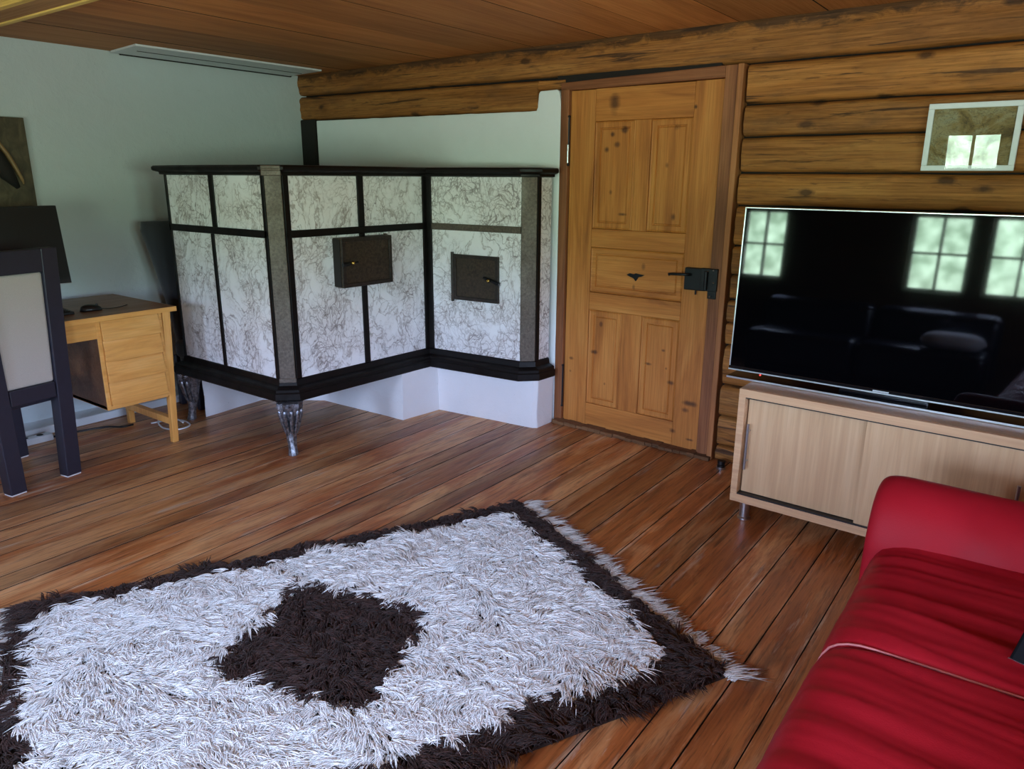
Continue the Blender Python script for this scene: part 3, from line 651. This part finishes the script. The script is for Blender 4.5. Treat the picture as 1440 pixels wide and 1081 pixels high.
ms=thing('computer_mouse','black computer mouse with a thin cable on the brown desktop','mouse',(-4.166,1.824,.79),R(80))
mb=MB(); rings=[]
for t in np.linspace(-1,1,13):
    r=math.sqrt(max(0.0004,1-t*t)); w=.031*r**.7; h=.034*r**.8*(1-.18*t)
    rings.append([(t*.056,w*math.cos(a),h*max(0,math.sin(a))+.0005) for a in np.linspace(0,math.pi,12)])
mb.loft(rings); mb.build('mouse_body',M['black_plastic'],ms,smooth=True)
MB().lathe((.03,0,.030),[(.001,-.004),(.006,-.003),(.006,.003),(.001,.004)],12,'y').build('scroll_wheel',M['black_matte'],ms)
MB().tube([(.054,0,.006),(.08,-.01,.004),(.12,-.01,.003),(.16,.02,.003),(.20,.06,.003)],.0018,6).build('mouse_cable',M['black_plastic'],ms)
kb=thing('keyboard','black keyboard on the desk between monitor and high-backed chair','keyboard',(-4.19,1.50,.79))
mb=MB(); mb.hexa([(-.07,-.22,0),(.07,-.22,0),(.07,.22,0),(-.07,.22,0)],[(-.07,-.22,.022),(.07,-.22,.014),(.07,.22,.014),(-.07,.22,.022)]); mb.build('keyboard_body',M['black_matte'],kb,bevel=.003)
mb=MB()
for i in range(5):
    for j in range(15): x=-.055+i*.025; y=-.205+j*.0275; zz=.0195-.0571*(x); mb.box(x,x+.02,y,y+.023,.016,zz+.003)
kk=mb.build('keys',M['black_plastic'],kb,bevel=.002); 
mo=thing('monitor','black flat computer monitor standing on the desk behind the chair','monitor',(-4.36,1.52,.79))
def tx(mb,a=R(7),zc=.34):
    for i,v in enumerate(mb.v): mb.v[i]=(v[0]-(v[2]-zc)*math.sin(a),v[1],v[2]); 
    return mb
tx(MB().box(-.03,.0,-.30,.30,.135,.545)).build('monitor_shell',M['black_matte'],mo,bevel=.004)
tx(MB().box(.0002,.0012,-.29,.29,.16,.535)).build('monitor_screen',M['black_plastic'],mo)
tx(MB().box(-.001,.002,-.298,.298,.1355,.138)).build('lower_edge',M['silver'],mo)
mb=MB(); mb.box(-.07,-.035,-.03,.03,.008,.30); mb.lathe((-.05,0,0),[(.001,0),(.10,.0005),(.10,.006),(.02,.012),(.001,.012)],24); mb.build('monitor_stand',M['black_plastic'],mo)

# high-backed dining chair seen from behind
ch=thing('dining_chair','dark high-backed chair with cream upholstered back, its back to the room, at the desk','chair',(-3.930,1.375,0),R(9))
# local: -x is where it faces, y across
def leg(x0,y0,x1,y1,w,zt,name='leg',d=.034):
    o=MB().hexa([(x0-d,y0-w,.006),(x0+d,y0-w,.006),(x0+d,y0+w,.006),(x0-d,y0+w,.006)],[(x1-d,y1-w,zt),(x1+d,y1-w,zt),(x1+d,y1+w,zt),(x1-d,y1+w,zt)]).build(name,M['chairwood'],ch,bevel=.004)
    MB().box(x0-d+.004,x0+d-.004,y0-w+.003,y0+w-.003,0,.006).build('felt_pad',M['felt'],o); return o
leg(0,.138,.035,.168,.038,1.16); leg(0,-.138,.035,-.168,.038,1.16)
leg(-.475,.165,-.475,.165,.026,.44,d=.026); leg(-.475,-.165,-.475,-.165,.026,.44,d=.026)
mb=MB(); 
def bk_(z,dx): return .035*z/1.16+dx
def slab2(mb,y0,y1,za,zb,d0,d1): return mb.hexa([(bk_(za,d0),-y0,za),(bk_(za,d1),-y0,za),(bk_(za,d1),y0,za),(bk_(za,d0),y0,za)],[(bk_(zb,d0),-y1,zb),(bk_(zb,d1),-y1,zb),(bk_(zb,d1),y1,zb),(bk_(zb,d0),y1,zb)])
slab2(MB(),.135,.135,1.05,1.158,-.032,.032).build('top_rail',M['chairwood'],ch,bevel=.004)
slab2(MB(),.108,.108,.435,.512,-.032,.030).build('lower_rail',M['chairwood'],ch,bevel=.004)
slab2(MB(),.112,.128,.513,1.049,-.040,.022).build('back_pad',M['cream'],ch,bevel=.012,seg=3)
mb=MB(); mb.box(-.50,-.03,-.19,.19,.40,.44); mb.build('seat_frame',M['chairwood'],ch,bevel=.004)
mb=MB(); mb.box(-.51,-.035,-.195,.195,.44,.49); mb.build('seat',M['cream'],ch,bevel=.02,seg=4)

# dark grey upholstered chair squeezed between desk, wall and stove
ac=thing('armchair','dark grey upholstered high-back chair wedged between the desk and the tiled stove','armchair',(-4.60,2.70,0))
mb=MB(); rings=[]
for t in np.linspace(0,1,17):
    z=.30+.915*t; hw=.17+.15*t**1.6; 
    if t>.93: hw-= .022*((t-.93)/.07)**2
    th=.06 if t<.95 else .045
    ring=[]
    for k in range(20):
        a=2*math.pi*k/20; c_,s_=math.cos(a),math.sin(a)
        ring.append((-.03+th*abs(c_)**.6*(1 if c_>0 else -1)-.06*t+.05, hw*abs(s_)**.5*(1 if s_>0 else -1), z))
    rings.append(ring)
mb.loft(rings); o=mb.build('backrest',M['darkfab'],ac,smooth=True)
mb=MB(); mb.box(-.02,.20,-.20,.26,.33,.46); mb.build('seat',M['darkfab'],ac,bevel=.04,seg=4)
for (a,b) in ((-.05,-.16),(-.05,.2),(.17,-.16),(.17,.2)): MB().box(a-.018,a+.018,b-.018,b+.018,0,.34).build('leg',M['chairwood'],ac,bevel=.003)

# plaque on the left wall
pq=thing('wall_plaque','olive-brown board with a dark horn relief hanging on the white left wall','picture',(-4.835,1.908,1.30))
t=NT('olive_brown_board'); t.set(Roughness=.6); n_=t.noise(t.coord((1,3,2)),6,5,.5); t.color(t.ramp(n_,[(.3,(.035,.026,.013)),(.5,(.07,.055,.028)),(.7,(.12,.095,.05))]))
MB().box(-.015,.0,-.46,0,.0,.50).build('board',t.m,pq,bevel=.002)
mb=MB(); mb.tube([(.004,-.215,.40),(.006,-.15,.36),(.008,-.115,.30),(.008,-.085,.23),(.008,-.062,.17),(.006,-.055,.14)],[.006,.012,.013,.012,.010,.004],8); mb.build('horn',plain('tan_horn',(.30,.18,.075),.4,noisy=.3),pq,smooth=True)
mb=MB(); mb.tube([(.002,-.26,.42),(.002,-.21,.36),(.003,-.17,.28),(.003,-.13,.19),(.002,-.085,.12)],[.02,.035,.045,.040,.012],10); mb.build('dark_relief',M['post'],pq,smooth=True)

# cables under the desk
def cable(name,label,pts,r,mat,**k_):
    n=len(pts); P=[Vector(p) for p in pts]; out=[]
    for i in range(n-1):
        p0,p1,p2,p3=P[max(i-1,0)],P[i],P[i+1],P[min(i+2,n-1)]
        for k in range(8):
            t=k/8; out.append(.5*((2*p1)+(p2-p0)*t+(2*p0-5*p1+4*p2-p3)*t*t+(3*p1-p0-3*p2+p3)*t**3))
    out.append(P[-1]); return tag(MB().tube(out,r,8).build(name,mat,smooth=True,origin=P[0]),label,'cable',**k_)
cable('power_cable','black power cable running along the floor by the skirting under the desk',[(-4.60,1.70,.010),(-4.585,1.85,.008),(-4.54,1.98,.008),(-4.47,2.03,.008),(-4.46,2.10,.008)],.006,M['black_plastic'])
cable('looped_cable','white cable loop on the floor beneath the left leg of the stove',[(-4.40,2.18,.006),(-4.36,2.3,.006),(-4.26,2.33,.006),(-4.17,2.30,.006),(-4.16,2.22,.006),(-4.26,2.18,.006),(-4.38,2.22,.018),(-4.33,2.30,.018),(-4.22,2.29,.018)],.005,M['white_paint'])
cable('hanging_cable','thin black cable hanging down the wall behind the dark chair legs',[(-4.80,1.52,.78),(-4.78,1.54,.5),(-4.76,1.50,.3),(-4.72,1.46,.08),(-4.68,1.5,.055)],.004,M['black_plastic'])
ex=thing('extension_socket','white extension socket on the floor under the desk behind the chair','socket',(-4.60,1.45,0))
MB().box(-.03,.03,-.2,.24,0,.04).build('socket_body',M['white_paint'],ex,bevel=.006)
for k in range(5): MB().lathe((0,-.14+k*.08,.0405),[(.001,.0),(.018,.0003),(.018,.001),(.001,.001)],14).build('socket_hole',M['gap'],ex)

# ------------------------------------------------------------------ red leather sofa
sf=thing('sofa','red leather sofa with creased seat and low rolled armrest in front of the beech cabinet','sofa',(0,1.2,0))
def fold(x,y,k=1.0):
    """creases fanning across the seat from its front edge"""
    h=0
    yy=y+.10*(x+.3)+.03*mnoise.noise(Vector((x*2,y*1.5,1)))
    for fq,am,sd in ((13,.0095,2.1),(24,.007,5.3),(47,.0032,8.8)):
        n_=mnoise.noise(Vector((x*1.3+sd,yy*fq*.5,sd))); h+=am*(1-abs(n_)*2.2)
    return h*k
def seatmesh(ya,yb):
    NX,NY=70,int((yb-ya)/.007); mb=MB(); vs=[];fs=[]
    # profile across x: front skirt, roll, top
    prof=[(-.27,.06),(-.295,.12),(-.315,.20),(-.325,.28),(-.328,.33),(-.324,.365),(-.312,.392),(-.294,.411),(-.27,.423),(-.24,.430),(-.2,.434)]+[(-.2+.9*k/34,.434+.010*math.sin(k/34*math.pi)) for k in range(1,35)]
    m=len(prof)
    for j in range(NY+1):
        y=ya+(yb-ya)*j/NY; e=min(y-ya,yb-y); dip=-.022*math.exp(-e/.012)
        for i,(px,pz) in enumerate(prof):
            w=min(1,max(0,(pz-.2)/.2)); amp=w*(1.0 if px>-.30 else .55)*(.35+.65*min(1,max(0,(px+.36)/.16)))
            f=fold(px,y)*amp; nx=-1 if pz<.36 else (-.6 if pz<.42 else 0); nz=0 if pz<.34 else 1
            vs.append((px+f*.7*nx-dip*.6*(nx!=0), y-1.2, pz+f*nz+dip*(.3+.7*(nz))*w))
    for j in range(NY):
        for i in range(m-1):
            a=j*m+i; fs.append((a,a+1,a+1+m,a+m))
    mb.add(vs,fs); return mb
seatmesh(1.722,2.42).build('seat_cushion',M['leather'],sf,smooth=True)
seatmesh(.62,1.718).build('seat_cushion',M['leather'],sf,smooth=True)
seatmesh(-.45,.616).build('seat_cushion',M['leather'],sf,smooth=True)
pts=[(-.326,.50,.31),(-.323,.512,.345),(-.315,.516,.372),(-.302,.519,.394),(-.285,.52,.409),(-.262,.52,.420),(-.235,.521,.426),(-.2,.52,.429),(-.1,.52,.431),(.1,.52,.434),(.3,.52,.436)]
MB().tube([(a,b,c+.007) for a,b,c in pts],.003,6).build('seam_piping',M['stitch'],sf,smooth=True)
# armrest: bolster along x
mb=MB(); rings=[]; N=40
def armprof(sc_,x):
    ring=[]
    pr=[(2.30,.10),(2.295,.25),(2.300,.40),(2.312,.455),(2.33,.505),(2.355,.55),(2.39,.582),(2.44,.597),(2.49,.597),(2.535,.582),(2.565,.548),(2.578,.49),(2.58,.35),(2.575,.2),(2.57,.06),(2.4,.05)]
    cy,cz=2.44,.33
    for (y,z) in pr:
        w=.004*mnoise.noise(Vector((x*5,y*9,z*9)))-.007*max(0,1-abs(mnoise.noise(Vector((x*2.2+z*6,z*9-x*3,3)))*4))*(y<2.45)*(x>-.2)
        ring.append((x,cy+(y-cy)*sc_+w-1.2,max(.04,cz+(z-cz)*(1-(1-sc_)*.8)+w)))
    return ring
for x,s_ in [(-.345,.62),(-.353,.76),(-.352,.85),(-.345,.92),(-.33,.965),(-.31,.99),(-.28,1.0)]+[(-.28+.9*k/30,1.0) for k in range(1,31)]: rings.append(armprof(s_,x))
mb.loft(rings); ar=mb.build('armrest',M['leather'],sf,smooth=True); s=ar.modifiers.new('s','SUBSURF'); s.levels=1; s.render_levels=2
mb=MB(); rings=[]
for y in np.linspace(-.45,2.58,60):
    e=min(y+.45,2.58-y); k=1-.25*math.exp(-e/.03); b=.006*mnoise.noise(Vector((y*6,3,1)))
    rings.append([(.50+b,y-1.2,.30),(.49+b,y-1.2,.50),(.54,y-1.2,.5+.25*k+b),(.60,y-1.2,.5+.31*k+b),(.72,y-1.2,.5+.32*k),(.80,y-1.2,.5+.26*k),(.82,y-1.2,.06),(.6,y-1.2,.06)])
mb.loft(rings); o=mb.build('backrest',M['leather'],sf,smooth=True); s=o.modifiers.new('s','SUBSURF'); s.levels=1; s.render_levels=1
MB().box(-.24,.78,-1.6,1.3,.05,.30).build('sofa_base',M['black_matte'],sf)
for x in (-.18,.7):
    for y in (-1.5,1.2): MB().lathe((x,y,0),[(.001,0),(.022,.0005),(.026,.05),(.001,.051)],14).build('foot',M['black_plastic'],sf)

M['device']=plain('matt_black_device_shell',(.004,.004,.005),.6,spec=.12)
nb=thing('laptop','black slab-like device leaning on the red sofa seat at the right edge','device',(.052,1.85,.447),R(-16))
MB().hexa([(0,-.012,.002),(.34,-.012,.002),(.34,.03,.002),(0,.03,.002)],[(.045,.035,.25),(.385,.035,.25),(.385,.077,.25),(.045,.077,.25)]).build('device_shell',M['device'],nb,bevel=.006)
MB().box(0.0,.34,-.0135,-.0095,.0,.010).build('light_edge',M['silver'],nb)

# dark sofa and cushion by the windows (seen mirrored in the television)
s2=thing('window_sofa','dark navy leather sofa along the window wall, mirrored in the television','sofa',L(-1.55,-.75,0),DL)
M['navy']=plain('dark_navy_leather',(.012,.014,.03),.32,noisy=.2,nscale=8)
def bolster(name,x0,x1,y0,y1,z0,z1,r,mat,par):
    o=MB().box(x0,x1,y0,y1,z0,z1).build(name,mat,par,bevel=r,seg=5); o.data.polygons.foreach_set('use_smooth',[True]*len(o.data.polygons)); return o
bolster('seat_cushion',-.98,-.002,-.2,.40,.10,.44,.07,M['navy'],s2); bolster('seat_cushion',.002,.98,-.2,.40,.10,.44,.07,M['navy'],s2)
bolster('backrest',-1.0,-.003,-.45,-.17,.12,.72,.08,M['navy'],s2); bolster('backrest',.003,1.0,-.45,-.17,.12,.72,.08,M['navy'],s2)
MB().box(-.95,.95,-.42,.34,.03,.12).build('sofa_base',M['black_matte'],s2)
for x in (-.9,.9):
    for y in (-.36,.28): MB().lathe((x,y,0),[(.001,0),(.022,.0005),(.022,.029),(.001,.03)],12).build('foot',M['black_plastic'],s2)
cu=thing('cushion','pale soft cushion lying on the sofa by the windows','cushion',L(-.84,-.56,.44),DL)
mb=MB(); rings=[]
for t in np.linspace(-1,1,15):
    q=(1-abs(t)**3.2)**.5 if abs(t)<1 else .02
    rings.append([(t*.24,.17*max(q,.05)*math.cos(a)*abs(math.cos(a))**-.3 if abs(math.cos(a))>1e-3 else 0,.075+.073*max(q,.05)*math.sin(a)) for a in np.linspace(0,2*math.pi,24,endpoint=False)])
mb.loft(rings); mb.build('cushion_cover',M['cushion'],cu,smooth=True)

# ------------------------------------------------------------------ shag rug
U=Vector((.447,.894,0)).normalized(); V=Vector((.894,-.447,0)).normalized(); TR=Vector((-1.883,2.633,0))
rg=thing('shag_rug','white long-pile shag rug with dark brown border, brown central diamond and tasselled ends','rug',TR,math.atan2(V.y,V.x))
RX0,RX1,RY0,RY1=0.0,1.42,-2.02,0.0
mb=MB(); mb.box(RX0+.01,RX1-.01,RY0+.01,RY1-.01,.001,.008); mb.build('backing',plain('brown_rug_backing',(.03,.018,.014),.95),rg)
def yarn(name,c,var,sheen=.3):
    t=NT(name); t.set(Roughness=.85); t.b.inputs['Sheen Weight'].default_value=sheen; t.b.inputs['Specular IOR Level'].default_value=.25
    at=t.n('ShaderNodeAttribute',attribute_name='tone'); t.color(t.ramp(at.outputs['Fac'],[(0,tuple(v*(1-var) for v in c)),(1,tuple(min(1,v*(1+var)) for v in c))])); return t.m
M['yw']=yarn('white_wool_yarn',(.90,.89,.88),.08); M['yb']=yarn('dark_brown_wool_yarn',(.042,.019,.015),.6,.08); M['yf']=yarn('cream_fringe_yarn',(.66,.63,.60),.15)
def sm(x,y,s,f): 
    return (np.sin(x*f*1.3+s)+np.sin(y*f*1.7+s*2.3)+np.sin((x+y)*f*.9+s*3.1)+np.sin((x-y)*f*2.1+s*.7))*.25
def zone(x,y):
    """0 white field, 1 brown"""
    jx=x+.014*sm(x,y,1.0,40)+.006*sm(x,y,7,110); jy=y+.014*sm(x,y,4.0,38)+.006*sm(x,y,9,120)
    br=(jx<.075)|(jx>1.275)|(jy>-.105)|(jy<-1.935)
    st=.045                                              # knotted in steps
    dx=np.floor(np.abs(jx-.675)/st)*st; dy=np.floor(np.abs(jy+1.075)/st)*st
    dm=(dx+dy)<.345
    return np.where(br,1,np.where(dm,2,0))
def strands(name, bx_, by_, mat, length, lift, rad, bias=(0,0), K=5, spread=.010, rings=5):
    n=len(bx_)
    ang=2.6*sm(bx_,by_,2.0,5.5)+1.5*sm(bx_,by_,5.0,13)+rng.normal(0,.55,n)-.5
    dx=np.cos(ang)+bias[0]; dy=np.sin(ang)+bias[1]
    nn=np.hypot(dx,dy)+1e-6; dx/=nn; dy/=nn
    Lc=length*rng.uniform(.7,1.25,n); Hc=lift*rng.uniform(.6,1.25,n); wob=rng.normal(0,1,(n,2)); tone=rng.random(n)
    V_=[];T_=[]
    N=n*K
    r=lambda a:np.repeat(a,K)
    X=r(bx_)+rng.normal(0,.0042,N); Y=r(by_)+rng.normal(0,.0042,N); DX=r(dx)+rng.normal(0,.16,N); DY=r(dy)+rng.normal(0,.16,N)
    LL=r(Lc)*rng.uniform(.85,1.15,N); HH=r(Hc)*rng.uniform(.85,1.15,N); TT=np.clip(r(tone)*.7+rng.random(N)*.3,0,1)
    W1=r(wob[:,0])+rng.normal(0,.35,N); ph=rng.uniform(0,6.28,N)
    P=np.zeros((N,rings*3+1,3),np.float32)
    for k in range(rings+1):
        t=k/rings
        s=LL*(.22*t+.78*t*t); z=.006+HH*(1-(1-t)**2.0)*(1-.34*t*t)
        side=(.012*W1*t*t+.0022*np.sin(ph+t*7)*t)
        cx_=X+DX*s-DY*side; cy_=Y+DY*s+DX*side
        z=np.maximum(z,.006)
        rr=rad*(1-.45*t)
        if k==rings: P[:,rings*3]=np.stack([cx_,cy_,z],1)
        else:
            for j in range(3):
                a=2*math.pi*j/3+ .5
                ox=-DY*math.cos(a)*rr; oy=DX*math.cos(a)*rr; oz=math.sin(a)*rr*.9
                ox=ox+DX*math.sin(a)*rr*(-.5); oy=oy+DY*math.sin(a)*rr*(-.5)
                P[:,k*3+j]=np.stack([cx_+ox,cy_+oy,z+oz],1)
    m=rings*3+1
    q=[]
    for k in range(rings-1):
        for j in range(3): q.append((k*3+j,k*3+(j+1)%3,(k+1)*3+(j+1)%3,(k+1)*3+j))
    tri=[((rings-1)*3+j,(rings-1)*3+(j+1)%3,rings*3) for j in range(3)]
    base=(np.arange(N)*m)[:,None]
    qi=(base[:,:,None]+np.array(q)[None]).reshape(-1); ti=(base[:,:,None]+np.array(tri)[None]).reshape(-1)
    me=bpy.data.meshes.new(name); me.vertices.add(N*m); me.vertices.foreach_set('co',P.reshape(-1))
    nq=len(q)*N; nt=3*N
    me.loops.add(nq*4+nt*3); me.loops.foreach_set('vertex_index',np.concatenate([qi,ti]).astype(np.int32))
    me.polygons.add(nq+nt); me.polygons.foreach_set('loop_start',np.concatenate([np.arange(nq)*4,nq*4+np.arange(nt)*3]).astype(np.int32))
    me.polygons.foreach_set('use_smooth',np.ones(nq+nt,bool))
    at=me.attributes.new('tone','FLOAT','POINT'); at.data.foreach_set('value',np.repeat(TT,m).astype(np.float32))
    me.update(calc_edges=True); me.materials.append(mat)
    o=bpy.data.objects.new(name,me); COL.objects.link(o); o.parent=rg; return o
st_=.0155
gx,gy=np.meshgrid(np.arange(RX0+.008,RX1-.006,st_),np.arange(RY0+.008,RY1-.006,st_)); gx=gx.ravel(); gy=gy.ravel()
gx=gx+rng.uniform(-.45,.45,len(gx))*st_; gy=gy+rng.uniform(-.45,.45,len(gy))*st_
zn=zone(gx,gy)
tag(strands('white_pile',gx[zn==0],gy[zn==0],M['yw'],.066,.030,.0023,K=8),'white shaggy pile',kind='stuff')
tag(strands('border_pile',gx[zn==1],gy[zn==1],M['yb'],.052,.027,.0022,K=8),'dark brown shaggy border',kind='stuff')
tag(strands('diamond_pile',gx[zn==2],gy[zn==2],M['yb'],.050,.029,.0022,K=8),'dark brown shaggy diamond',kind='stuff')
# tassels at the ends
def tassel(x,y,dirn,w,ln,n=15,bias=0):
    bx_=x+rng.uniform(-w/2,w/2,n); by_=np.full(n,y)+rng.normal(0,.004,n)
    o=strands('tassel',bx_,by_,M['yf'],ln,.011,.0027,bias=(bias,dirn*7),K=4); return o
NTS=15
for k in range(NTS):
    x=.045+k*(1.36/(NTS-1)); 
    tassel(x,-.012,1,.075,(.085 if k<NTS-1 else .10)*random.uniform(.9,1.1),bias=(random.uniform(-1,1.5) if k<NTS-1 else 2.5))
for k in range(5): tassel(.04+k*.097,RY1-2.01,-1,.075,.085)

# ------------------------------------------------------------------ daylight
w=bpy.data.worlds.new('daylight_outside'); sc.world=w; w.use_nodes=True; nt=w.node_tree; nt.nodes.clear()
def wn(t,**k):
    x=nt.nodes.new(t)
    for a,v in k.items(): setattr(x,a,v)
    return x
out=wn('ShaderNodeOutputWorld'); bg=wn('ShaderNodeBackground'); tc=wn('ShaderNodeTexCoord'); sx=wn('ShaderNodeSeparateXYZ')
nt.links.new(tc.outputs['Generated'],sx.inputs[0])
no=wn('ShaderNodeTexNoise'); no.inputs['Scale'].default_value=70; no.inputs['Detail'].default_value=5; nt.links.new(tc.outputs['Generated'],no.inputs['Vector'])
tr_=wn('ShaderNodeValToRGB'); e=tr_.color_ramp.elements; e[0].position=.38; e[0].color=(.34,.56,.38,1); e[1].position=.66; e[1].color=(1.02,1.5,1.15,1); nt.links.new(no.outputs['Fac'],tr_.inputs[0])
el=wn('ShaderNodeMapRange'); el.inputs[1].default_value=.035; el.inputs[2].default_value=.15; nt.links.new(sx.outputs['Z'],el.inputs[0])
mxs=wn('ShaderNodeMix',data_type='RGBA'); nt.links.new(el.outputs[0],mxs.inputs[0]); nt.links.new(tr_.outputs[0],mxs.inputs[6]); mxs.inputs[7].default_value=(1.20,1.55,2.3,1)
gr=wn('ShaderNodeMapRange'); gr.inputs[1].default_value=-.02; gr.inputs[2].default_value=-.2; nt.links.new(sx.outputs['Z'],gr.inputs[0])
mxg=wn('ShaderNodeMix',data_type='RGBA'); nt.links.new(gr.outputs[0],mxg.inputs[0]); nt.links.new(mxs.outputs[2],mxg.inputs[6]); mxg.inputs[7].default_value=(1.1,1.28,1.1,1)
nt.links.new(mxg.outputs[2],bg.inputs[0]); bg.inputs[1].default_value=24.0
nt.links.new(bg.outputs[0],out.inputs[0])

# ------------------------------------------------------------------ camera
cam=bpy.data.cameras.new('camera'); co=bpy.data.objects.new('camera',cam); COL.objects.link(co)
yaw,pit,rol=R(-36.41),R(15.7),R(.39)
f=Vector((math.sin(yaw)*math.cos(pit),math.cos(yaw)*math.cos(pit),-math.sin(pit))); r0=Vector((math.cos(yaw),-math.sin(yaw),0)); u0=r0.cross(f)
r=r0*math.cos(rol)+u0*math.sin(rol); u=-r0*math.sin(rol)+u0*math.cos(rol)
co.matrix_world=Matrix(((r.x,u.x,-f.x,0),(r.y,u.y,-f.y,0),(r.z,u.z,-f.z,1.5),(0,0,0,1)))
cam.sensor_width=36; cam.lens=36*1040/1440; cam.clip_start=.02; sc.camera=co
sc.view_settings.view_transform='Standard'; sc.view_settings.look='None'; sc.view_settings.gamma=1; sc.view_settings.exposure=0.55
sc.cycles.max_bounces=10; sc.cycles.diffuse_bounces=6; sc.cycles.transparent_max_bounces=12; sc.cycles.use_denoising=True; sc.cycles.sample_clamp_indirect=6
